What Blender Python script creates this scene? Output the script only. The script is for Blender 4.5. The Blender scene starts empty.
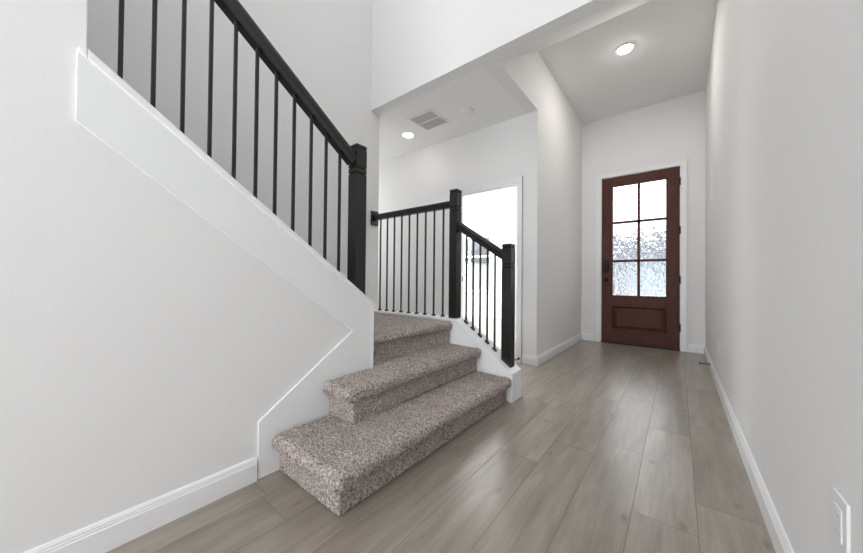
import bpy, bmesh, math, random
from mathutils import Vector, Matrix, noise
random.seed(7)
C = bpy.context.scene
COL = C.collection

# ------------------------------------------------------------------ camera
YAW, PITCH, ROLL, FPX, EYE = 0.66946, 0.01105, 0.00935, 311.55, 0.9
F = Vector((-math.sin(YAW)*math.cos(PITCH), math.cos(YAW)*math.cos(PITCH), math.sin(PITCH)))
R = Vector((math.cos(YAW), math.sin(YAW), 0))
U = R.cross(F)
R2 = math.cos(ROLL)*R + math.sin(ROLL)*U
U2 = -math.sin(ROLL)*R + math.cos(ROLL)*U
cd = bpy.data.cameras.new('camera')
cam = bpy.data.objects.new('camera', cd)
COL.objects.link(cam)
m = Matrix((R2, U2, -F)).transposed().to_4x4()
m.translation = Vector((0, 0, EYE))
cam.matrix_world = m
cd.sensor_width = 36
cd.lens = FPX/863*36
cd.clip_start = 0.02
C.camera = cam

# ------------------------------------------------------------------ world and lights
w = bpy.data.worlds.new('world')
C.world = w
w.use_nodes = True
nt = w.node_tree
bg = nt.nodes['Background']
sky = nt.nodes.new('ShaderNodeTexSky')
sky.sky_type = 'HOSEK_WILKIE'
sky.turbidity = 4
sky.ground_albedo = 0.5
sky.sun_direction = Vector((0.3, -0.5, 0.75)).normalized()
mixc = nt.nodes.new('ShaderNodeMix')
mixc.data_type = 'RGBA'
mixc.inputs[0].default_value = 0.75
mixc.inputs[7].default_value = (0.93, 0.97, 1.0, 1)
nt.links.new(sky.outputs[0], mixc.inputs[6])
nt.links.new(mixc.outputs[2], bg.inputs[0])
bg.inputs[1].default_value = 3.4

def area(name, loc, target, sx, sy, power, col=(1, 1, 1)):
    l = bpy.data.lights.new(name, 'AREA')
    l.shape = 'RECTANGLE'
    l.size, l.size_y, l.energy, l.color = sx, sy, power, col
    o = bpy.data.objects.new(name, l)
    COL.objects.link(o)
    o.location = loc
    o.rotation_euler = (Vector(target)-Vector(loc)).to_track_quat('-Z', 'Y').to_euler()
    return o
area('fill_rear', (-0.6, -3.2, 1.45), (-0.6, 5, 1.75), 1.6, 2.6, 40, (0.99, 0.99, 1))  # unseen fill added behind the camera; the window is made up
area('fill_upper_right', (0.1, 0.3, 4.4), (-2.6, 0.9, 2.2), 2.6, 1.6, 12, (1, 0.99, 0.985))  # added fill high on the right, brightens the stairwell wall; no window there
area('fill_upper_ceiling', (-1.2, -0.4, 5.4), (-1.2, -0.4, 0), 2.4, 3.6, 12, (1, 0.99, 0.985))  # unseen overhead fill added to brighten the tall space
area('fill_stairwell', (-2.05, -3.0, 4.4), (-2.3, 1.2, 2.2), 0.8, 1.2, 20)  # extra light added up the stairs to lift the wall behind the balusters
area('fill_side_room', (-5.9, 5.1, 1.5), (-2.0, 5.0, 1.4), 2.4, 1.8, 90)  # light put out of view on the left to brighten the side room
area('fill_side_room_ceiling', (-3.6, 5.1, 2.65), (-3.6, 5.1, 0), 3.0, 2.2, 80)  # added overhead fill for the bright side room, no fixture there
area('fill_landing_side', (-4.3, 2.8, 1.7), (-2, 2.8, 1.4), 0.8, 1.6, 8)  # fill light added before the closed hall end, no opening behind it

C.view_settings.view_transform = 'Standard'
C.view_settings.look = 'None'
C.view_settings.gamma = 1
C.view_settings.use_curve_mapping = False
C.view_settings.exposure = 0.4

# ------------------------------------------------------------------ materials
def srgb(r, g, b):
    f = lambda c: (c/255/12.92) if c/255 <= 0.04045 else ((c/255+0.055)/1.055)**2.4
    return (f(r), f(g), f(b), 1)

def mat(name, col, rough=0.5, metal=0.0, spec=0.5):
    mt = bpy.data.materials.new(name)
    mt.use_nodes = True
    b = mt.node_tree.nodes['Principled BSDF']
    b.inputs['Base Color'].default_value = col
    b.inputs['Roughness'].default_value = rough
    b.inputs['Metallic'].default_value = metal
    b.inputs['Specular IOR Level'].default_value = spec
    return mt

def add_noise(mt, scale, strength, dist=0.002, detail=4, stretch=None, col2=None, fac=0.5):
    n = mt.node_tree.nodes
    l = mt.node_tree.links
    b = n['Principled BSDF']
    tc = n.new('ShaderNodeTexCoord')
    mp = n.new('ShaderNodeMapping')
    if stretch:
        mp.inputs['Scale'].default_value = stretch
    l.new(tc.outputs['Object'], mp.inputs[0])
    ns = n.new('ShaderNodeTexNoise')
    ns.inputs['Scale'].default_value = scale
    ns.inputs['Detail'].default_value = detail
    l.new(mp.outputs[0], ns.inputs['Vector'])
    if strength:
        bp = n.new('ShaderNodeBump')
        bp.inputs['Strength'].default_value = strength
        bp.inputs['Distance'].default_value = dist
        l.new(ns.outputs[0], bp.inputs['Height'])
        l.new(bp.outputs[0], b.inputs['Normal'])
    if col2:
        cr = n.new('ShaderNodeValToRGB')
        cr.color_ramp.elements[0].position = 0.5-fac/2
        cr.color_ramp.elements[1].position = 0.5+fac/2
        cr.color_ramp.elements[0].color = b.inputs['Base Color'].default_value[:]
        cr.color_ramp.elements[1].color = col2
        l.new(ns.outputs[0], cr.inputs[0])
        l.new(cr.outputs[0], b.inputs['Base Color'])
    return mt

M = {}
M['wall'] = add_noise(mat('wall_paint', srgb(237, 237, 237), 0.75, spec=0.3), 90, 0.22, 0.002, 3)
M['ceil'] = add_noise(mat('ceiling_paint', srgb(243, 243, 242), 0.85, spec=0.2), 70, 0.3, 0.003, 3)
M['trim'] = mat('trim_paint', srgb(241, 242, 243), 0.35)
M['black'] = add_noise(mat('black_stained_wood', srgb(30, 28, 28), 0.27), 12, 0, 0.001, 2, (8, 8, 0.6), srgb(33, 31, 30), 0.5)
M['iron'] = mat('black_iron', srgb(42, 42, 44), 0.42, 0.3)
M['bronze'] = mat('dark_bronze', srgb(30, 27, 26), 0.4, 0.7)
M['plastic'] = mat('white_plastic', srgb(238, 238, 238), 0.3)
M['slot'] = mat('outlet_slot', srgb(190, 190, 190), 0.6)
M['grille'] = mat('vent_grille', srgb(215, 215, 214), 0.5)
M['duct'] = mat('vent_duct', srgb(205, 205, 205), 0.7)
M['grout'] = mat('grout', srgb(126, 118, 110), 0.9)
M['rubber'] = mat('rubber', srgb(25, 25, 25), 0.7)
M['concrete'] = add_noise(mat('driveway_concrete', srgb(196, 194, 190), 0.9), 3, 0, col2=srgb(180, 178, 174), fac=0.4)
M['grass'] = add_noise(mat('lawn', srgb(88, 104, 62), 0.9), 9, 0, col2=srgb(122, 130, 84), fac=0.5)
M['siding'] = mat('house_siding', srgb(172, 182, 196), 0.8)
M['shingle'] = add_noise(mat('roof_shingle', srgb(96, 98, 104), 0.9), 14, 0, col2=srgb(76, 78, 84), fac=0.5)
M['plaster'] = mat('pale_plaster', srgb(235, 235, 232), 0.9)
M['exglass'] = mat('dark_window_glass', srgb(40, 50, 62), 0.08)

def wood_mat():
    mt = mat('mahogany', srgb(88, 44, 30), 0.5, spec=0.3)
    add_noise(mt, 9, 0.1, 0.001, 6, (6, 6, 0.7), srgb(64, 30, 21), 0.5)
    return mt
M['mahog'] = wood_mat()

def carpet_mat():
    mt = mat('grey_carpet', srgb(165, 154, 146), 1.0, spec=0.05)
    n = mt.node_tree.nodes
    l = mt.node_tree.links
    b = n['Principled BSDF']
    tc = n.new('ShaderNodeTexCoord')
    v = n.new('ShaderNodeTexVoronoi')
    v.inputs['Scale'].default_value = 140
    l.new(tc.outputs['Object'], v.inputs['Vector'])
    ns = n.new('ShaderNodeTexNoise')
    ns.inputs['Scale'].default_value = 115
    ns.inputs['Detail'].default_value = 5
    l.new(tc.outputs['Object'], ns.inputs['Vector'])
    big = n.new('ShaderNodeTexNoise')
    big.inputs['Scale'].default_value = 14
    big.inputs['Detail'].default_value = 3
    l.new(tc.outputs['Object'], big.inputs['Vector'])
    cr = n.new('ShaderNodeValToRGB')
    e = cr.color_ramp.elements
    e[0].position = 0.25
    e[0].color = srgb(84, 75, 70)
    e[1].position = 0.72
    e[1].color = srgb(240, 231, 225)
    e2 = e.new(0.45)
    e2.color = srgb(171, 161, 154)
    l.new(ns.outputs[0], cr.inputs[0])
    mx = n.new('ShaderNodeMix')
    mx.data_type = 'RGBA'
    mx.blend_type = 'MULTIPLY'
    mx.inputs[0].default_value = 0.55
    cr2 = n.new('ShaderNodeValToRGB')
    cr2.color_ramp.elements[0].position = 0.35
    cr2.color_ramp.elements[0].color = (0.72, 0.70, 0.69, 1)
    cr2.color_ramp.elements[1].position = 0.62
    cr2.color_ramp.elements[1].color = (1, 1, 1, 1)
    l.new(big.outputs[0], cr2.inputs[0])
    l.new(cr.outputs[0], mx.inputs[6])
    l.new(cr2.outputs[0], mx.inputs[7])
    l.new(mx.outputs[2], b.inputs['Base Color'])
    bp = n.new('ShaderNodeBump')
    bp.inputs['Strength'].default_value = 1.0
    bp.inputs['Distance'].default_value = 0.006
    ad = n.new('ShaderNodeMath')
    ad.operation = 'ADD'
    l.new(v.outputs['Distance'], ad.inputs[0])
    l.new(ns.outputs[0], ad.inputs[1])
    l.new(ad.outputs[0], bp.inputs['Height'])
    l.new(bp.outputs[0], b.inputs['Normal'])
    return mt
M['carpet'] = carpet_mat()

def tile_mat():
    mt = mat('wood_look_tile', srgb(150, 142, 134), 0.32, spec=0.75)
    n = mt.node_tree.nodes
    l = mt.node_tree.links
    b = n['Principled BSDF']
    at = n.new('ShaderNodeAttribute')
    at.attribute_name = 'plank'
    tc = n.new('ShaderNodeTexCoord')
    sc = n.new('ShaderNodeVectorMath')
    sc.operation = 'SCALE'
    sc.inputs['Scale'].default_value = 37.0
    l.new(at.outputs['Color'], sc.inputs[0])
    off = n.new('ShaderNodeVectorMath')
    off.operation = 'ADD'
    l.new(tc.outputs['Object'], off.inputs[0])
    l.new(sc.outputs[0], off.inputs[1])
    mp = n.new('ShaderNodeMapping')
    mp.inputs['Scale'].default_value = (7, 0.9, 1)
    l.new(off.outputs[0], mp.inputs[0])
    ns = n.new('ShaderNodeTexNoise')
    ns.inputs['Scale'].default_value = 2.2
    ns.inputs['Detail'].default_value = 5
    ns.inputs['Roughness'].default_value = 0.6
    ns.inputs['Distortion'].default_value = 0.15
    l.new(mp.outputs[0], ns.inputs['Vector'])
    fine = n.new('ShaderNodeMapping')
    fine.inputs['Scale'].default_value = (60, 2.5, 1)
    l.new(off.outputs[0], fine.inputs[0])
    nf = n.new('ShaderNodeTexNoise')
    nf.inputs['Scale'].default_value = 2
    nf.inputs['Detail'].default_value = 5
    l.new(fine.outputs[0], nf.inputs['Vector'])
    cr = n.new('ShaderNodeValToRGB')
    e = cr.color_ramp.elements
    e[0].position = 0.28
    e[0].color = srgb(122, 114, 104)
    e[1].position = 0.72
    e[1].color = srgb(164, 155, 144)
    e2 = e.new(0.5)
    e2.color = srgb(146, 137, 126)
    mixn = n.new('ShaderNodeMath')
    mixn.operation = 'MULTIPLY_ADD'
    mixn.inputs[1].default_value = 0.25
    l.new(nf.outputs[0], mixn.inputs[0])
    sub = n.new('ShaderNodeMath')
    sub.operation = 'MULTIPLY_ADD'
    sub.inputs[1].default_value = 0.82
    sub.inputs[2].default_value = -0.035
    l.new(ns.outputs[0], sub.inputs[0])
    l.new(sub.outputs[0], mixn.inputs[2])
    l.new(mixn.outputs[0], cr.inputs[0])
    # knots
    km = n.new('ShaderNodeMapping')
    km.inputs['Scale'].default_value = (3.4, 1.5, 1)
    l.new(off.outputs[0], km.inputs[0])
    dn = n.new('ShaderNodeTexNoise')
    dn.inputs['Scale'].default_value = 6
    l.new(off.outputs[0], dn.inputs['Vector'])
    dm = n.new('ShaderNodeVectorMath')
    dm.operation = 'MULTIPLY_ADD'
    dm.inputs[1].default_value = (0.12, 0.12, 0)
    l.new(dn.outputs['Color'], dm.inputs[0])
    l.new(km.outputs[0], dm.inputs[2])
    vo = n.new('ShaderNodeTexVoronoi')
    vo.voronoi_dimensions = '2D'
    vo.inputs['Scale'].default_value = 1.0
    l.new(dm.outputs[0], vo.inputs['Vector'])
    kr = n.new('ShaderNodeValToRGB')
    kr.color_ramp.elements[0].position = 0.015
    kr.color_ramp.elements[0].color = (0.62, 0.60, 0.58, 1)
    kr.color_ramp.elements[1].position = 0.055
    kr.color_ramp.elements[1].color = (1, 1, 1, 1)
    l.new(vo.outputs['Distance'], kr.inputs[0])
    mx = n.new('ShaderNodeMix')
    mx.data_type = 'RGBA'
    mx.blend_type = 'MULTIPLY'
    mx.inputs[0].default_value = 0.8
    l.new(cr.outputs[0], mx.inputs[6])
    l.new(kr.outputs[0], mx.inputs[7])
    # plank tone
    tone = n.new('ShaderNodeMapRange')
    tone.inputs['To Min'].default_value = 0.95
    tone.inputs['To Max'].default_value = 1.15
    sep = n.new('ShaderNodeSeparateColor')
    l.new(at.outputs['Color'], sep.inputs[0])
    l.new(sep.outputs[2], tone.inputs[0])
    mt2 = n.new('ShaderNodeVectorMath')
    mt2.operation = 'SCALE'
    l.new(mx.outputs[2], mt2.inputs[0])
    l.new(tone.outputs[0], mt2.inputs['Scale'])
    l.new(mt2.outputs[0], b.inputs['Base Color'])
    rr = n.new('ShaderNodeMapRange')
    rr.inputs['To Min'].default_value = 0.27
    rr.inputs['To Max'].default_value = 0.33
    l.new(ns.outputs[0], rr.inputs[0])
    l.new(rr.outputs[0], b.inputs['Roughness'])
    bp = n.new('ShaderNodeBump')
    bp.inputs['Strength'].default_value = 0.12
    bp.inputs['Distance'].default_value = 0.001
    l.new(nf.outputs[0], bp.inputs['Height'])
    l.new(bp.outputs[0], b.inputs['Normal'])
    return mt
M['tile'] = tile_mat()

def glass_mat(name, wavy):
    mt = bpy.data.materials.new(name)
    mt.use_nodes = True
    n = mt.node_tree.nodes
    l = mt.node_tree.links
    n.remove(n['Principled BSDF'])
    out = n['Material Output']
    g = n.new('ShaderNodeBsdfGlass')
    g.inputs['Roughness'].default_value = 0.0 if not wavy else 0.02
    g.inputs['IOR'].default_value = 1.45
    l.new(g.outputs[0], out.inputs[0])
    if wavy:
        tc = n.new('ShaderNodeTexCoord')
        mp = n.new('ShaderNodeMapping')
        mp.inputs['Scale'].default_value = (1, 1, 0.5)
        l.new(tc.outputs['Object'], mp.inputs[0])
        ns = n.new('ShaderNodeTexNoise')
        ns.inputs['Scale'].default_value = 26
        ns.inputs['Detail'].default_value = 1.5
        ns.inputs['Distortion'].default_value = 1.2
        l.new(mp.outputs[0], ns.inputs['Vector'])
        bp = n.new('ShaderNodeBump')
        bp.inputs['Strength'].default_value = 1.0
        bp.inputs['Distance'].default_value = 0.009
        l.new(ns.outputs[0], bp.inputs['Height'])
        l.new(bp.outputs[0], g.inputs['Normal'])
    return mt
M['wavy'] = glass_mat('rain_glass', True)
M['clear'] = glass_mat('clear_glass', False)

def emit_mat(name, col, s):
    mt = bpy.data.materials.new(name)
    mt.use_nodes = True
    b = mt.node_tree.nodes['Principled BSDF']
    b.inputs['Emission Color'].default_value = col
    b.inputs['Emission Strength'].default_value = s
    return mt
M['lamp'] = emit_mat('lamp_lens', (1, 0.94, 0.87, 1), 190)
M['lamp_dim'] = emit_mat('dimmer_lamp_lens', (1, 0.92, 0.84, 1), 26)

# ------------------------------------------------------------------ helpers
def tag(o, label=None, cat=None, group=None, kind=None):
    if label: o['label'] = label
    if cat: o['category'] = cat
    if group: o['group'] = group
    if kind: o['kind'] = kind
    return o

def empty(name, loc=(0, 0, 0), label=None, cat=None, group=None, kind=None):
    o = bpy.data.objects.new(name, None)
    COL.objects.link(o)
    o.location = loc
    return tag(o, label, cat, group, kind)

def world_loc(o):
    v = Vector(o.location)
    while o.parent:
        o = o.parent
        v += Vector(o.location)
    return v

def build(name, bm, material, parent=None, smooth=False, bevel=0):
    """bm is in world coordinates; the parent's origin is subtracted"""
    bmesh.ops.recalc_face_normals(bm, faces=bm.faces)
    me = bpy.data.meshes.new(name)
    if parent:
        bm.transform(Matrix.Translation(-world_loc(parent)))
    bm.to_mesh(me)
    bm.free()
    if isinstance(material, (list, tuple)):
        for q in material: me.materials.append(q)
    else:
        me.materials.append(material)
    o = bpy.data.objects.new(name, me)
    COL.objects.link(o)
    if parent: o.parent = parent
    if smooth:
        for p in me.polygons: p.use_smooth = True
    if bevel:
        b = o.modifiers.new('bevel', 'BEVEL')
        b.width = bevel
        b.segments = 2
        b.limit_method = 'ANGLE'
    return o

def struct(name, bm, material, parent=None, bevel=0):
    o = build(name, bm, material, parent, bevel=bevel)
    if not parent: o['kind'] = 'structure'
    return o

def box(bm, x0, x1, y0, y1, z0, z1):
    v = [bm.verts.new((x, y, z)) for x in (x0, x1) for y in (y0, y1) for z in (z0, z1)]
    for f in ((0, 1, 3, 2), (4, 6, 7, 5), (0, 4, 5, 1), (2, 3, 7, 6), (0, 2, 6, 4), (1, 5, 7, 3)):
        bm.faces.new([v[i] for i in f])
    return bm

def prism(bm, pts, axis, a, b):
    """pts polygon in the other two axes, extruded along axis from a to b"""
    def mk(p, t):
        if axis == 'x': return (t, p[0], p[1])
        if axis == 'y': return (p[0], t, p[1])
        return (p[0], p[1], t)
    v0 = [bm.verts.new(mk(p, a)) for p in pts]
    v1 = [bm.verts.new(mk(p, b)) for p in pts]
    n = len(pts)
    bm.faces.new(v0)
    bm.faces.new(list(reversed(v1)))
    for i in range(n):
        bm.faces.new((v0[i], v0[(i+1) % n], v1[(i+1) % n], v1[i]))
    return bm

def sweep(bm, prof, p0, p1, side, up):
    """profile (s, t) swept from p0 to p1"""
    side, up = Vector(side), Vector(up)
    a = [bm.verts.new(Vector(p0)+side*s+up*t) for s, t in prof]
    b = [bm.verts.new(Vector(p1)+side*s+up*t) for s, t in prof]
    n = len(prof)
    bm.faces.new(a)
    bm.faces.new(list(reversed(b)))
    for i in range(n):
        bm.faces.new((a[i], a[(i+1) % n], b[(i+1) % n], b[i]))
    return bm

def cyl(bm, p0, p1, r, n=20, r2=None):
    p0, p1 = Vector(p0), Vector(p1)
    d = (p1-p0).normalized()
    s = d.orthogonal().normalized()
    t = d.cross(s)
    if r2 is None: r2 = r
    a = [bm.verts.new(p0+(s*math.cos(k*2*math.pi/n)+t*math.sin(k*2*math.pi/n))*r) for k in range(n)]
    b = [bm.verts.new(p1+(s*math.cos(k*2*math.pi/n)+t*math.sin(k*2*math.pi/n))*r2) for k in range(n)]
    bm.faces.new(a)
    bm.faces.new(list(reversed(b)))
    for i in range(n):
        bm.faces.new((a[i], a[(i+1) % n], b[(i+1) % n], b[i]))
    return bm

def loft_square(bm, cx, cy, prof):
    """square rings (z, halfwidth)"""
    rings = []
    for z, h in prof:
        rings.append([bm.verts.new((cx+sx*h, cy+sy*h, z)) for sx, sy in ((-1, -1), (1, -1), (1, 1), (-1, 1))])
    bm.faces.new(rings[0])
    bm.faces.new(rings[-1])
    for a, b in zip(rings, rings[1:]):
        for i in range(4):
            bm.faces.new((a[i], a[(i+1) % 4], b[(i+1) % 4], b[i]))
    return bm

B = bmesh.new

# ------------------------------------------------------------------ key dimensions
XR, XL, XS = 0.27, -1.478, -2.60          # right wall, stair side wall, far wall of the stairwell
YB, YB2 = 2.21, 2.33                      # header wall
YH, YD = 3.29, 5.24                       # hall wall with the doorway, front door wall
XF = -1.175                               # foyer's left wall
ZL, ZF, ZT = 2.725, 3.35, 5.5             # low ceiling, foyer ceiling, tall ceiling
YR = -3.4
XW = -6.2

# ------------------------------------------------------------------ floor planks
bm = B()
lay = bm.loops.layers.float_color.new('plank')
PW, PL, G = 0.2, 0.9, 0.0012
offs = {0: 1.68, 1: 1.463, 2: 1.97, 3: 1.817, 4: 1.55, 5: 2.34, 6: 1.25}
k = -1
x = 0.457
while x > XW:
    x0, x1 = x-PW, x
    o_ = offs.get(k, 1.2+0.9*random.random())
    y = o_ - PL*8
    while y < 7.0:
        if y+PL > YR-0.2:
            xa, xb, ya, yb = x0+G, x1-G, y+G, y+PL-G
            vs = [bm.verts.new(p) for p in ((xa, ya, 0), (xb, ya, 0), (xb, yb, 0), (xa, yb, 0))]
            f = bm.faces.new(vs)
            c = (random.random(), random.random(), random.random(), 1)
            for lp in f.loops: lp[lay] = c
        y += PL
    k += 1
    x -= PW
vs = [bm.verts.new(p) for p in ((XW-0.1, YR-0.1, -0.0015), (0.5, YR-0.1, -0.0015), (0.5, 7.1, -0.0015), (XW-0.1, 7.1, -0.0015))]
gf = bm.faces.new(vs)
gf.material_index = 1
v2 = [bm.verts.new(p) for p in ((XW-0.1, YR-0.1, -0.1), (0.5, YR-0.1, -0.1), (0.5, 7.1, -0.1), (XW-0.1, 7.1, -0.1))]
for i in range(4):
    q = bm.faces.new((vs[i], vs[(i+1) % 4], v2[(i+1) % 4], v2[i]))
    q.material_index = 1
q = bm.faces.new(v2)
q.material_index = 1
me = bpy.data.meshes.new('floor')
bm.to_mesh(me)
bm.free()
me.materials.append(M['tile'])
me.materials.append(M['grout'])
fl = bpy.data.objects.new('floor', me)
COL.objects.link(fl)
fl['kind'] = 'structure'

# ------------------------------------------------------------------ walls
struct('wall_right', box(B(), XR, XR+0.12, YR, YD+0.14, 0, ZT), M['wall'])
# stair side wall: full height behind y=0.085, sloping below the cap in front of it
capz = lambda y: 0.755+0.7235*(1.281-y)      # top of the sloping cap
wz = lambda y: capz(y)-0.022
struct('wall_left', prism(B(), [(YR, 0), (1.272, 0), (1.272, wz(1.272)), (0.085, wz(0.085)), (0.085, ZT), (YR, ZT)], 'x', XL-0.115, XL), M['wall'])
struct('wall_stairwell', box(B(), XS-0.12, XS, YR, YB2, 0, ZT), M['wall'])
struct('wall_header', box(B(), XS, XR, YB, YB2, ZL, ZT), M['wall'])
bm = B()
ox0, ox1, oz = -2.19, -1.388, 1.997
box(bm, -4.6, ox0, YH, YH+0.12, 0, ZL)
box(bm, ox1, XF-0.12, YH, YH+0.12, 0, ZL)
box(bm, ox0, ox1, YH, YH+0.12, oz, ZL)
struct('wall_hall', bm, M['wall'])
bm = prism(B(), [(YB2, ZL), (YH, ZL), (YH, 0), (YD+0.14, 0), (YD+0.14, ZF), (YB2, ZF)], 'x', XF-0.12, XF)
struct('wall_foyer', bm, M['wall'])
bm = B()
dx0, dx1, dz = -0.897, 0.017, 2.437
box(bm, XF, dx0-0.03, YD, YD+0.14, 0, ZF)
box(bm, dx1+0.03, XR, YD, YD+0.14, 0, ZF)
box(bm, dx0-0.03, dx1+0.03, YD, YD+0.14, dz+0.03, ZF)
struct('wall_front', bm, M['wall'])
bm = B()
box(bm, XF, XR, 3.28, YD+0.14, ZF, ZF+0.1)
prism(bm, [(YB2, ZL), (3.28, ZF), (3.28, ZF+0.1), (YB2, ZF+0.1)], 'x', XF, XR)
struct('ceiling_foyer', bm, M['ceil'])
struct('ceiling_hall', box(B(), -4.6, XF-0.12, YB2, YH, ZL, ZL+0.1), M['ceil'])
struct('ceiling_stairwell', box(B(), XS-0.12, XR+0.12, YR-0.1, YB2, ZT, ZT+0.1), M['ceil'])
bm = B()
box(bm, -4.72, -4.6, YB, YH+0.12, 0, ZL)
box(bm, -4.6, XS-0.12, YB, YB2, 0, ZL)
struct('wall_hall_end', bm, M['wall'])
# rear wall behind the camera, with a tall opening added for the light
bm = B()
box(bm, XS-0.12, -1.35, YR-0.12, YR, 0, ZT)
box(bm, 0.15, XR+0.12, YR-0.12, YR, 0, ZT)
box(bm, -1.35, 0.15, YR-0.12, YR, 0, 0.3)
box(bm, -1.35, 0.15, YR-0.12, YR, 3.6, ZT)
struct('wall_rear', bm, M['wall'])
# side room beyond the doorway
YG = 6.8
bm = B()
wx0, wx1, wzs, wzt = -5.2, -3.55, 0.62, 2.36
box(bm, XW, wx0, YG, YG+0.12, 0, ZL)
box(bm, wx1, XF-0.12, YG, YG+0.12, 0, ZL)
box(bm, wx0, wx1, YG, YG+0.12, 0, wzs)
box(bm, wx0, wx1, YG, YG+0.12, wzt, ZL)
struct('wall_side_room', bm, M['wall'])
struct('wall_side_room_left', box(B(), XW-0.12, XW, YH, YG+0.12, 0, ZL), M['wall'])
struct('wall_closet', box(B(), -1.968, XF-0.12, 4.3, YG, 0, ZL), M['wall'])
struct('ceiling_side_room', box(B(), XW-0.12, XF-0.12, YH+0.12, YG+0.12, ZL, ZL+0.1), M['ceil'])
# its window
wn = empty('window_1', (0.5*(wx0+wx1), YG, wzs), kind='structure')
bm = B()
for a in (wx0, wx1-0.05, (wx0+wx1)/2-0.025):
    box(bm, a, a+0.05, YG+0.02, YG+0.09, wzs, wzt)
for a in (wzs, wzt-0.05, (wzs+wzt)/2-0.02):
    box(bm, wx0, wx1, YG+0.02, YG+0.09, a, a+0.05)
build('window_frame', bm, M['trim'], wn)
build('window_pane', box(B(), wx0, wx1, YG+0.05, YG+0.056, wzs, wzt), M['clear'], wn)
build('window_sill', box(B(), wx0-0.05, wx1+0.05, YG-0.06, YG+0.02, wzs-0.03, wzs), M['trim'], wn, bevel=0.004)

# ------------------------------------------------------------------ baseboards
BBP = [(0, 0), (0.014, 0), (0.014, 0.083), (0.0115, 0.086), (0.0115, 0.093), (0.0095, 0.095), (0.0095, 0.101), (0.005, 0.110), (0.003, 0.112), (0, 0.112)]
def baseboard(name, runs):
    bm = B()
    for p0, p1, nrm in runs:
        sweep(bm, [(a, b*0.93) for a, b in BBP], p0, p1, nrm, (0, 0, 1))
    return struct(name, bm, M['trim'])
e = 0.0005
baseboard('baseboard_right', [((XR, YR, e), (XR, YD, e), (-1, 0, 0))])
baseboard('baseboard_left', [((XL, YR, e), (XL, 0.617, e), (1, 0, 0))])
baseboard('baseboard_front', [((XF, YD, e), (dx0-0.095, YD, e), (0, -1, 0)), ((dx1+0.085, YD, e), (XR, YD, e), (0, -1, 0))])
baseboard('baseboard_foyer', [((XF, YH-0.012, e), (XF, YD, e), (1, 0, 0))])
baseboard('baseboard_hall', [((ox1+0.058, YH, e), (XF+0.012, YH, e), (0, -1, 0)), ((-4.6, YH, e), (ox0-0.058, YH, e), (0, -1, 0))])
baseboard('baseboard_stairwell', [((XS-0.012, YB2, e), (-4.6, YB2, e), (0, 1, 0))])
baseboard('baseboard_side_room', [((XW, YG, e), (-1.968, YG, e), (0, -1, 0)), ((-1.968, 4.3, e), (XF-0.12, 4.3, e), (0, -1, 0)), ((-1.968, 4.29, e), (-1.968, YG, e), (-1, 0, 0))])

# ------------------------------------------------------------------ stair skirt trim on the side wall
T = 0.010
bm = B()
top = lambda y: capz(y)-0.02
low = lambda y: 1.387-(y-0.066)*0.7355
prism(bm, [(0.066, low(0.066)), (0.066, top(0.066)), (1.285, top(1.285)), (1.285, 0.002), (0.622, 0.002), (0.622, 0.258), (1.132, 0.603)], 'x', XL, XL+T)
struct('trim_1', bm, M['trim'], bevel=0.0012)
# sloping cap with a small nosing
bm = B()
prism(bm, [(0.088, capz(0.088)-0.03), (0.088, capz(0.088)), (1.293, capz(1.293)), (1.293, capz(1.293)-0.03)], 'x', XL-0.13, XL+T+0.014)
prism(bm, [(0.068, capz(0.068)-0.03), (0.068, capz(0.088)-0.004), (0.088, capz(0.088)), (0.088, capz(0.088)-0.03)], 'x', XL, XL+T+0.014)
struct('trim_2', bm, M['trim'], bevel=0.003)
# end of the side wall at the stair opening
struct('trim_3', box(B(), XL-0.12, XL+T+0.002, 1.272, 1.287, 0.0, capz(1.287)-0.022), M['trim'], bevel=0.002)

# knee wall beside the lower steps
KY0, KY1, KX = 2.188, 2.335, -0.957
kz = lambda x_: 0.537-0.717*(x_+1.411)
xk = -1.411-(0.572-0.537)/0.717
bm = prism(B(), [(XS, 0), (KX, 0), (KX, kz(KX)-0.018), (xk, 0.554), (XS, 0.554)], 'y', KY0, KY1)
struct('wall_knee', bm, M['trim'])
bm = B()
prism(bm, [(XS, 0.554), (xk-0.004, 0.554), (KX, kz(KX)-0.018), (KX, kz(KX)), (xk, 0.572), (XS, 0.572)], 'y', KY0-0.012, KY1+0.012)
struct('trim_4', bm, M['trim'], bevel=0.0015)
struct('trim_5', prism(B(), [(-0.98, 0.001), (KX+0.002, 0.001), (KX+0.002, kz(KX)-0.012), (-0.98, kz(-0.98)-0.012)], 'y', KY0-0.012, KY1+0.012), M['trim'])

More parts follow.
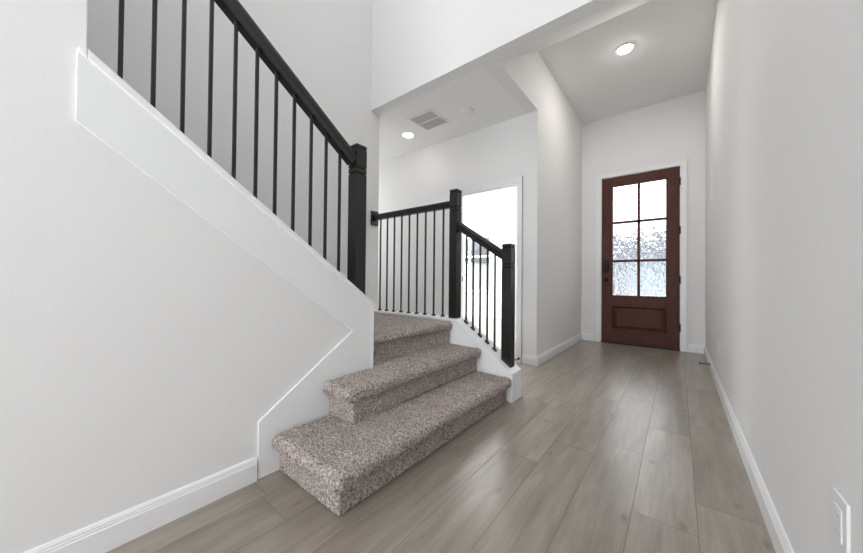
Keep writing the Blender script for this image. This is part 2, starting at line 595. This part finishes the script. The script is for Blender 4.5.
# ------------------------------------------------------------------ carpeted stairs
def rounded_carpet(bm, x0, x1, y0, y1, z0, z1, r, step, amp=0.0035, seed=0.0):
    """box with rounded edges, dense grid, pile relief"""
    def axis(a, b):
        n = max(2, int(round((b-a)/step)))
        return [a+(b-a)*i/n for i in range(n+1)]
    X, Y, Z = axis(x0, x1), axis(y0, y1), axis(z0, z1)
    cache = {}
    def vert(p):
        key = (round(p[0], 5), round(p[1], 5), round(p[2], 5))
        if key in cache: return cache[key]
        q = Vector((min(max(p[0], x0+r), x1-r), min(max(p[1], y0+r), y1-r), min(max(p[2], z0+r), z1-r)))
        d = Vector(p)-q
        if d.length > 1e-7:
            d.normalize()
            s = Vector(p)
            on = q+d*r
            h = noise.noise(s*42+Vector((seed, 0, 0)))*0.6+noise.noise(s*130)*0.9+noise.noise(s*9)*0.8
            s = on+d*h*amp
        else:
            s = Vector(p)
        v = bm.verts.new(s)
        cache[key] = v
        return v
    def grid(A, Bv, fn):
        for i in range(len(A)-1):
            for j in range(len(Bv)-1):
                vs_ = [vert(fn(A[i], Bv[j])), vert(fn(A[i+1], Bv[j])), vert(fn(A[i+1], Bv[j+1])), vert(fn(A[i], Bv[j+1]))]
                try: bm.faces.new(vs_)
                except ValueError: pass
    for z in (z0, z1): grid(X, Y, lambda a, b, z=z: (a, b, z))
    for y in (y0, y1): grid(X, Z, lambda a, b, y=y: (a, y, b))
    for x_ in (x0, x1): grid(Y, Z, lambda a, b, x_=x_: (x_, a, b))
    return bm

RISE = 0.183
stairs = empty('carpeted_staircase', (-1.25, 1.5, 0), 'staircase covered in grey-brown carpet rising to a landing beside the white stair wall', 'stairs')
yk = KY0-0.010
def step(x0, x1, y0, y1, ztop, st, over_y=True):
    """riser block x0..x1, y0..y1 below a rounded tread with a nosing"""
    bm = B()
    rounded_carpet(bm, x0, x1, y0, y1, ztop-RISE+0.001, ztop-0.045, 0.008, st, 0.003, ztop*7)
    build('riser', bm, M['carpet'], stairs, smooth=True)
    bm = B()
    rounded_carpet(bm, x0, x1+0.042, y0-(0.044 if over_y else 0), y1+0.008, ztop-0.070, ztop, 0.031, st, 0.0062, ztop*3)
    build('tread', bm, M['carpet'], stairs, smooth=True)
step(XL+T, -1.0, 0.716, yk, RISE, 0.006)
step(-1.56, -1.257, 1.29, yk, 2*RISE, 0.007, False)
bm = B()
rounded_carpet(bm, XL+T, -1.257, 0.978, 1.32, RISE-0.02, 2*RISE-0.045, 0.008, 0.006, 0.0022, 2.56)
build('riser', bm, M['carpet'], stairs, smooth=True)
bm = B()
rounded_carpet(bm, XL+T, -1.257+0.038, 0.93, 1.34, 2*RISE-0.070, 2*RISE, 0.031, 0.006, 0.0062, 2*RISE*3)
build('tread', bm, M['carpet'], stairs, smooth=True)
# landing
bm = rounded_carpet(B(), -1.60, -1.522, 1.288, yk, 2*RISE-0.02, 3*RISE-0.04, 0.008, 0.008, 0.0022, 5)
build('riser', bm, M['carpet'], stairs, smooth=True)
bm = rounded_carpet(B(), XS, -1.488, 1.288, KY0-0.012, 3*RISE-0.066, 3*RISE, 0.03, 0.009, 0.0055, 8)
build('landing', bm, M['carpet'], stairs, smooth=True)
bm = rounded_carpet(B(), XS, XL-0.115, 1.05, 1.30, 3*RISE-0.066, 3*RISE, 0.01, 0.02, 0.002, 8)
build('landing', bm, M['carpet'], stairs, smooth=True)
# upper flight, behind the side wall
for i in range(12):
    zt = (4+i)*RISE
    yy = 1.12-0.252*i
    bm = box(B(), XS, XL-0.117, yy-0.26, yy, zt-RISE-0.05, zt-0.045)
    build('riser', bm, M['carpet'], stairs)
    bm = rounded_carpet(B(), XS, XL-0.117, yy-0.27, yy+0.03, zt-0.06, zt, 0.025, 0.03, 0.002, i)
    build('tread', bm, M['carpet'], stairs, smooth=True)

# ------------------------------------------------------------------ railings
def newel(parent, cx, cy, z0, z1, grooves, h=0.0385, slope=None):
    bm = B()
    g, d = 0.0045, 0.005
    prof = [(z0, h)]
    for zg in sorted(grooves):
        prof += [(zg-g, h), (zg, h-d), (zg+g, h)]
    prof += [(z1-0.004, h), (z1, h-0.004), (z1+0.009, 0.004)]
    loft_square(bm, cx, cy, prof)
    if slope:
        for v in bm.verts:
            if abs(v.co.z-z0) < 1e-6: v.co.z = slope(v.co) - 0.004
    return build('newel_post', bm, M['black'], parent)

RAILP = [(-0.022, -0.034), (0.022, -0.034), (0.024, -0.022), (0.0225, -0.012), (0.030, 0.000), (0.031, 0.012), (0.026, 0.024), (0.015, 0.031), (0, 0.0335),
         (-0.015, 0.031), (-0.026, 0.024), (-0.031, 0.012), (-0.030, 0.000), (-0.0225, -0.012), (-0.024, -0.022)]
def handrail(parent, p0, p1, side, k=1.0):
    p0, p1 = Vector(p0), Vector(p1)
    d = (p1-p0).normalized()
    up = Vector(side).cross(d)
    if up.z < 0: up = -up
    bm = sweep(B(), [(a*k, b*k) for a, b in RAILP], p0, p1, side, up)
    return build('handrail', bm, M['black'], parent)

def baluster(parent, x_, y_, z0, z1, h=0.0064, slope=0, axis='y'):
    b = build('baluster', box(B(), x_-h, x_+h, y_-h, y_+h, z0-0.004, z1), M['iron'], parent)
    # angled shoe at the foot
    bm = B()
    loft_square(bm, x_, y_, [(0, 0.0145), (0.009, 0.0145), (0.017, 0.009)])
    for v in bm.verts:
        dd = (v.co.y-y_) if axis == 'y' else (v.co.x-x_)
        v.co.z = z0+v.co.z+dd*slope
    build('baluster_shoe', bm, M['iron'], b)
    return b

XC = -1.535
# upper flight
YS = (1.075, 0.985, 0.895, 0.800, 0.708, 0.619, 0.529, 0.437, 0.345, 0.257, 0.169)
up_rail = empty('stair_railing', (XC, 0.64, 1.2), 'long black sloping stair railing with eleven iron balusters on the white stair wall cap', 'railing')
n1y = 1.203
newel(up_rail, XC, n1y, capz(n1y), 1.712, [1.690, 1.572, 1.540], slope=lambda c: capz(c.y))
ry = lambda y: 1.617+0.7235*(1.165-y)
handrail(up_rail, (XC, 1.168, ry(1.168)), (XC, 0.088, ry(0.088)), (1, 0, 0), 1.12)
for y_ in YS:
    baluster(up_rail, XC, y_, capz(y_), ry(y_)-0.03, slope=-0.7235)

YRL = 2.265
land = empty('landing_railing', (-2.05, YRL, 0.57), 'level black railing along the back of the carpeted landing with tall square newel', 'railing')
newel(land, XC+0.005, YRL, 0.572, 1.69, [1.665, 1.538, 1.508])
handrail(land, (XS+0.02, YRL, 1.572), (XC-0.03, YRL, 1.572), (0, 1, 0), 0.95)
bm = box(B(), XS, XS+0.02, YRL-0.048, YRL+0.048, 1.485, 1.64)
build('wall_plate', bm, M['black'], land, bevel=0.003)
for i in range(9):
    baluster(land, -2.49+0.1037*i, YRL, 0.572, 1.545)

low_rail = empty('step_railing', (-1.2, YRL, 0.4), 'short black sloping railing with five iron balusters on the white knee wall beside the steps', 'railing')
n3x = -1.032
newel(low_rail, n3x, YRL, kz(n3x), 1.183, [1.157, 1.028, 1.003], slope=lambda c: kz(c.x))
rx = lambda x_: 1.368-0.655*(x_+1.482)
handrail(low_rail, (-1.492, YRL, rx(-1.492)), (n3x-0.035, YRL, rx(n3x-0.035)), (0, 1, 0), 1.0)
for i in range(5):
    x_ = -1.413+0.0668*i
    baluster(low_rail, x_, YRL, kz(x_), rx(x_)-0.03, slope=-0.717, axis='x')

# ------------------------------------------------------------------ doorway casing and jamb
CP = 0.055
bm = B()
def casing(bm, x0, x1, zt, yf, wdt, sgn=-1, th=0.016):
    # two stepped strips for a moulded casing, front face towards sgn*y
    for a, b, t_ in ((0.0, wdt, th*0.6), (wdt*0.45, wdt, th*0.85), (wdt*0.8, wdt, th)):
        ya, yb = sorted((yf, yf+sgn*t_))
        box(bm, x0-b, x0-a, ya, yb, 0, zt+b)
        box(bm, x1+a, x1+b, ya, yb, 0, zt+b)
        box(bm, x0-a, x1+a, ya, yb, zt+a, zt+b)
casing(bm, ox0+0.004, ox1-0.004, oz-0.004, YH, CP)
casing(bm, ox0+0.004, ox1-0.004, oz-0.004, YH+0.12, CP, 1)
struct('trim_6', bm, M['trim'])
bm = B()
box(bm, ox0, ox0+0.014, YH-0.002, YH+0.122, 0, oz)
box(bm, ox1-0.014, ox1, YH-0.002, YH+0.122, 0, oz)
box(bm, ox0, ox1, YH-0.002, YH+0.122, oz-0.014, oz)
box(bm, ox0+0.014, ox0+0.024, YH+0.04, YH+0.08, 0, oz-0.014)
box(bm, ox0, ox1, YH+0.04, YH+0.08, oz-0.024, oz-0.014)
jm = struct('trim_7', bm, M['trim'])
st = build('strike_plate', box(B(), ox0+0.0145, ox0+0.016, YH+0.085, YH+0.112, 0.885, 0.945), M['bronze'], jm)

# ------------------------------------------------------------------ front door
door = empty('door_1', (0.5*(dx0+dx1), YD+0.02, 0), kind='structure')
yf, yb = YD+0.004, YD+0.048
lz0, lz1 = 0.692, 2.305
lx0, lx1 = -0.764, -0.118
bm = B()
box(bm, dx0, lx0, yf, yb, 0.018, dz-0.004)
box(bm, lx1, dx1, yf, yb, 0.018, dz-0.004)
box(bm, lx0, lx1, yf, yb, lz1, dz-0.004)
box(bm, lx0, lx1, yf, yb, 0.545, lz0)
box(bm, lx0, lx1, yf, yb, 0.018, 0.195)
slab = build('door_slab', bm, M['mahog'], door)
# raised panel at the bottom
bm = B()
px0, px1, pz0, pz1 = lx0, lx1, 0.195, 0.545
def ring(i, y_):
    return [bm.verts.new(p) for p in ((px0+i, y_, pz0+i), (px1-i, y_, pz0+i), (px1-i, y_, pz1-i), (px0+i, y_, pz1-i))]
rings = [ring(0, yf-0.004), ring(0.006, yf-0.006), ring(0.018, yf+0.006), ring(0.026, yf+0.014), ring(0.034, yf+0.014), ring(0.066, yf+0.003)]
for a, b in zip(rings, rings[1:]):
    for i in range(4): bm.faces.new((a[i], a[(i+1) % 4], b[(i+1) % 4], b[i]))
bm.faces.new(rings[-1])
bk = [bm.verts.new(p) for p in ((px0, yb, pz0), (px1, yb, pz0), (px1, yb, pz1), (px0, yb, pz1))]
bm.faces.new(bk)
for i in range(4): bm.faces.new((rings[0][i], rings[0][(i+1) % 4], bk[(i+1) % 4], bk[i]))
build('door_panel', bm, M['mahog'], door)
# glazing bars
xm = (-0.444-0.403)/2-0.012
zb = [1.200, 1.762]
bm = B()
def bar(bm, x0, x1, z0, z1):
    box(bm, x0, x1, yf+0.002, yb-0.004, z0, z1)
bar(bm, xm-0.016, xm+0.016, lz0, lz1)
for z in zb: bar(bm, lx0, lx1, z-0.016, z+0.016)
# sticking around the lites
for a in (lx0, lx1-0.010): box(bm, a, a+0.010, yf+0.003, yb-0.003, lz0, lz1)
for a in (lz0, lz1-0.010): box(bm, lx0, lx1, yf+0.003, yb-0.003, a, a+0.010)
build('glazing_bars', bm, M['mahog'], door)
xs = [lx0+0.010, xm-0.016, xm+0.016, lx1-0.010]
zs = [lz0+0.010, zb[0]-0.016, zb[0]+0.016, zb[1]-0.016, zb[1]+0.016, lz1-0.010]
for i in (0, 2):
    for j in (0, 2, 4):
        build('door_glass', box(B(), xs[i], xs[i+1], yf+0.018, yf+0.024, zs[j], zs[j+1]), M['wavy'], door)
# frame
bm = B()
box(bm, dx0-0.03, dx0-0.004, YD-0.001, YD+0.139, 0, dz+0.02)
box(bm, dx1+0.004, dx1+0.03, YD-0.001, YD+0.139, 0, dz+0.02)
box(bm, dx0-0.03, dx1+0.03, YD-0.001, YD+0.139, dz+0.002, dz+0.03)
box(bm, dx0-0.004, dx0+0.01, yb+0.001, yb+0.02, 0, dz)
box(bm, dx1-0.01, dx1+0.004, yb+0.001, yb+0.02, 0, dz)
build('door_frame', bm, M['trim'], door)
bm = B()
casing(bm, dx0-0.012, dx1+0.012, dz+0.010, YD, 0.062)
build('door_casing', bm, M['trim'], door)
build('door_threshold', box(B(), dx0-0.004, dx1+0.004, YD-0.02, YD+0.13, 0.0, 0.016), M['bronze'], door)
for z in (2.234, 1.587, 0.93, 0.301):
    bm = cyl(B(), (dx1+0.004, YD-0.006, z-0.05), (dx1+0.004, YD-0.006, z+0.05), 0.0075, 12)
    build('hinge', bm, M['bronze'], door, smooth=False)
# electronic deadbolt plate above a round knob
hx = -0.838
bm = box(B(), hx-0.035, hx+0.035, yf-0.024, yf, 1.045, 1.215)
k_ = build('deadbolt_keypad', bm, M['bronze'], door, bevel=0.008)
bm = cyl(B(), (hx, yf-0.024, 1.085), (hx, yf-0.044, 1.085), 0.020, 20, 0.017)
build('thumb_turn', bm, M['bronze'], k_)
bm = cyl(B(), (hx, yf, 0.93), (hx, yf-0.010, 0.93), 0.032, 24)
cyl(bm, (hx, yf-0.010, 0.93), (hx, yf-0.045, 0.93), 0.012, 16)
prof = [(0.045, 0.012), (0.050, 0.022), (0.058, 0.027), (0.068, 0.027), (0.076, 0.02), (0.078, 0.008)]
for (a, ra), (b, rb) in zip(prof, prof[1:]):
    cyl(bm, (hx, yf-a, 0.93), (hx, yf-b, 0.93), ra, 24, rb)
build('door_knob', bm, M['bronze'], door)

# ------------------------------------------------------------------ ceiling fixtures
def downlight(cx, cy, cz, label, lens):
    t = empty('recessed_light', (cx, cy, cz), label, 'ceiling light', 'recessed ceiling lights')
    bm = B()
    n = 40
    pr = [(0.062, -0.001), (0.064, -0.006), (0.084, -0.006), (0.088, -0.001)]
    rg = [[bm.verts.new((cx+r*math.cos(2*math.pi*i/n), cy+r*math.sin(2*math.pi*i/n), cz+z)) for i in range(n)] for r, z in pr]
    for a, b in zip(rg, rg[1:]+rg[:1]):
        for i in range(n): bm.faces.new((a[i], a[(i+1) % n], b[(i+1) % n], b[i]))
    build('light_trim', bm, M['plastic'], t)
    bm = B()
    pr = [(0.0625, -0.003), (0.060, -0.008), (0.050, -0.013), (0.034, -0.0165), (0.015, -0.018)]
    rg = [[bm.verts.new((cx+r*math.cos(2*math.pi*i/n), cy+r*math.sin(2*math.pi*i/n), cz+z)) for i in range(n)] for r, z in pr]
    for a, b in zip(rg, rg[1:]):
        for i in range(n): bm.faces.new((a[i], a[(i+1) % n], b[(i+1) % n], b[i]))
    bm.faces.new(rg[-1])
    build('light_lens', bm, lens, t)
downlight(-0.44, 3.8, ZF, 'round recessed downlight in the tall foyer ceiling in front of the door', M['lamp'])
downlight(-2.668, 2.87, ZL, 'round recessed downlight in the low hall ceiling beside the vent', M['lamp_dim'])

v = empty('ceiling_vent', (-2.235, 2.75, ZL), 'square white air vent with two louvred halves in the low hall ceiling', 'vent')
vx0, vx1, vy0, vy1 = -2.385, -2.085, 2.595, 2.905
bm = B()
for a in ((vx0-0.028, vx1+0.028, vy0-0.028, vy0), (vx0-0.028, vx1+0.028, vy1, vy1+0.028), (vx0-0.028, vx0, vy0, vy1), (vx1, vx1+0.028, vy0, vy1), (vx0, vx1, 2.743, 2.757)):
    box(bm, *a, ZL-0.008, ZL)
build('vent_frame', bm, M['plastic'], v)
build('vent_backing', box(B(), vx0, vx1, vy0, vy1, ZL-0.0015, ZL-0.0005), M['duct'], v)
bm = B()
nsl = 22
for i in range(nsl):
    yy = vy0+(i+0.5)*(vy1-vy0)/nsl
    if abs(yy-2.75) < 0.008: continue
    prism(bm, [(yy-0.0062, ZL-0.005), (yy-0.0052, ZL-0.0056), (yy+0.0062, ZL-0.0032), (yy+0.0055, ZL-0.0026)], 'x', vx0, vx1)
build('vent_louvres', bm, M['grille'], v)

d = empty('smoke_detector', (-1.79, 2.85, ZL), 'round white smoke detector on the low hall ceiling right of the vent', 'smoke detector')
bm = B()
for (a, ra), (b, rb) in zip([(0, 0.078), (0.012, 0.078), (0.024, 0.068)], [(0.012, 0.078), (0.024, 0.062), (0.034, 0.045)]):
    cyl(bm, (-1.79, 2.85, ZL-a), (-1.79, 2.85, ZL-b), ra, 36, rb)
build('detector_body', bm, M['plastic'], d)
build('detector_cap', cyl(B(), (-1.79, 2.85, ZL-0.034), (-1.79, 2.85, ZL-0.038), 0.022, 24), M['plastic'], d)

# ------------------------------------------------------------------ outlets on the walls
def outlet(pt, nrm, tang, label):
    n_, t_ = Vector(nrm), Vector(tang)
    p = Vector(pt)
    o = empty('wall_outlet', p, label, 'outlet', 'white wall outlets')
    def pbox(s, z0, z1, d0, d1, s0=None):
        bm = B()
        a = p+t_*(-s if s0 is None else s0)+n_*d0
        b = p+t_*s+n_*d1
        xs_, ys_ = sorted((a.x, b.x)), sorted((a.y, b.y))
        return box(bm, xs_[0], xs_[1], ys_[0], ys_[1], p.z+z0, p.z+z1)
    build('cover_plate', pbox(0.036, -0.058, 0.058, 0, 0.006), M['plastic'], o, bevel=0.002)
    build('receptacle', pbox(0.017, -0.034, 0.034, 0.006, 0.0085), M['plastic'], o, bevel=0.001)
    for zc in (-0.017, 0.017):
        for s in (-0.0065, 0.0065):
            build('slot', pbox(s+0.0012, zc-0.004, zc+0.004, 0.0085, 0.0089, s-0.0012), M['slot'], o)
outlet((XR, 1.045, 0.400), (-1, 0, 0), (0, 1, 0), 'white outlet plate low on the right wall nearest the camera')
outlet((XR, 3.57, 0.365), (-1, 0, 0), (0, 1, 0), 'white outlet plate low on the right wall farther along near the front door')
outlet((XF, 4.325, 0.35), (1, 0, 0), (0, 1, 0), 'white outlet plate low on the left foyer wall before the front door')

# ------------------------------------------------------------------ door stops
def doorstop(p, n_, label):
    o = empty('door_stop', p, label, 'door stop', 'door stops')
    p, n_ = Vector(p), Vector(n_)
    build('stop_base', cyl(B(), p, p+n_*0.006, 0.013, 16), M['rubber'], o)
    build('stop_rod', cyl(B(), p+n_*0.006, p+n_*0.068, 0.0045, 12), M['rubber'], o)
    build('stop_tip', cyl(B(), p+n_*0.068, p+n_*0.082, 0.008, 16), M['rubber'], o)
doorstop((XR-0.014, 4.30, 0.06), (-1, 0, 0), 'small black door stop sticking out of the right baseboard near the front door')
doorstop((-1.366, YH-0.014, 0.05), (0, -1, 0), 'small black door stop on the white baseboard behind the lowest newel')

# ------------------------------------------------------------------ outside the front door
bm = box(B(), -30, 30, YD+0.5, 60, -0.35, -0.25)
tag(build('lawn', bm, M['grass']), kind='structure')
bm = box(B(), -3.5, 3.0, YD+0.14, YD+2.2, -0.25, -0.02)
box(bm, -1.5, 0.8, YD+2.2, 14, -0.25, -0.10)
box(bm, -30, 30, 14, 21, -0.25, -0.2)
tag(build('path', bm, M['concrete']), kind='structure')

def house(cx, y0, wd, dp, hh, label, wall, win):
    t = empty('house', (cx, y0, -0.25), label, 'house', 'houses across the street')
    build('house_walls', box(B(), cx-wd/2, cx+wd/2, y0, y0+dp, -0.25, hh), wall, t)
    bm = B()
    prism(bm, [(y0-0.5, hh-0.1), (y0+dp+0.5, hh-0.1), (y0+dp/2, hh+2.3)], 'x', cx-wd/2-0.4, cx+wd/2+0.4)
    build('roof', bm, M['shingle'], t)
    for s in (-0.33, 0.33):
        build('house_window', box(B(), cx+s*wd-0.8, cx+s*wd+0.8, y0-0.04, y0, 0.7, 2.1), win, t)
    build('house_door', box(B(), cx-0.5, cx+0.5, y0-0.05, y0, -0.25, 1.9), M['mahog'], t)
    build('garage_door', box(B(), cx-0.22*wd-0.2, cx-0.06*wd-0.2, y0-0.05, y0, -0.25, 1.9), M['trim'], t)
house(-3.4, 24, 12, 8, 2.4, 'blue-grey house across the street seen blurred through the textured front door glass', M['siding'], M['exglass'])
house(-19, 22, 10, 8, 2.6, 'pale house seen small through the side room window beyond the lower railing', M['plaster'], M['exglass'])
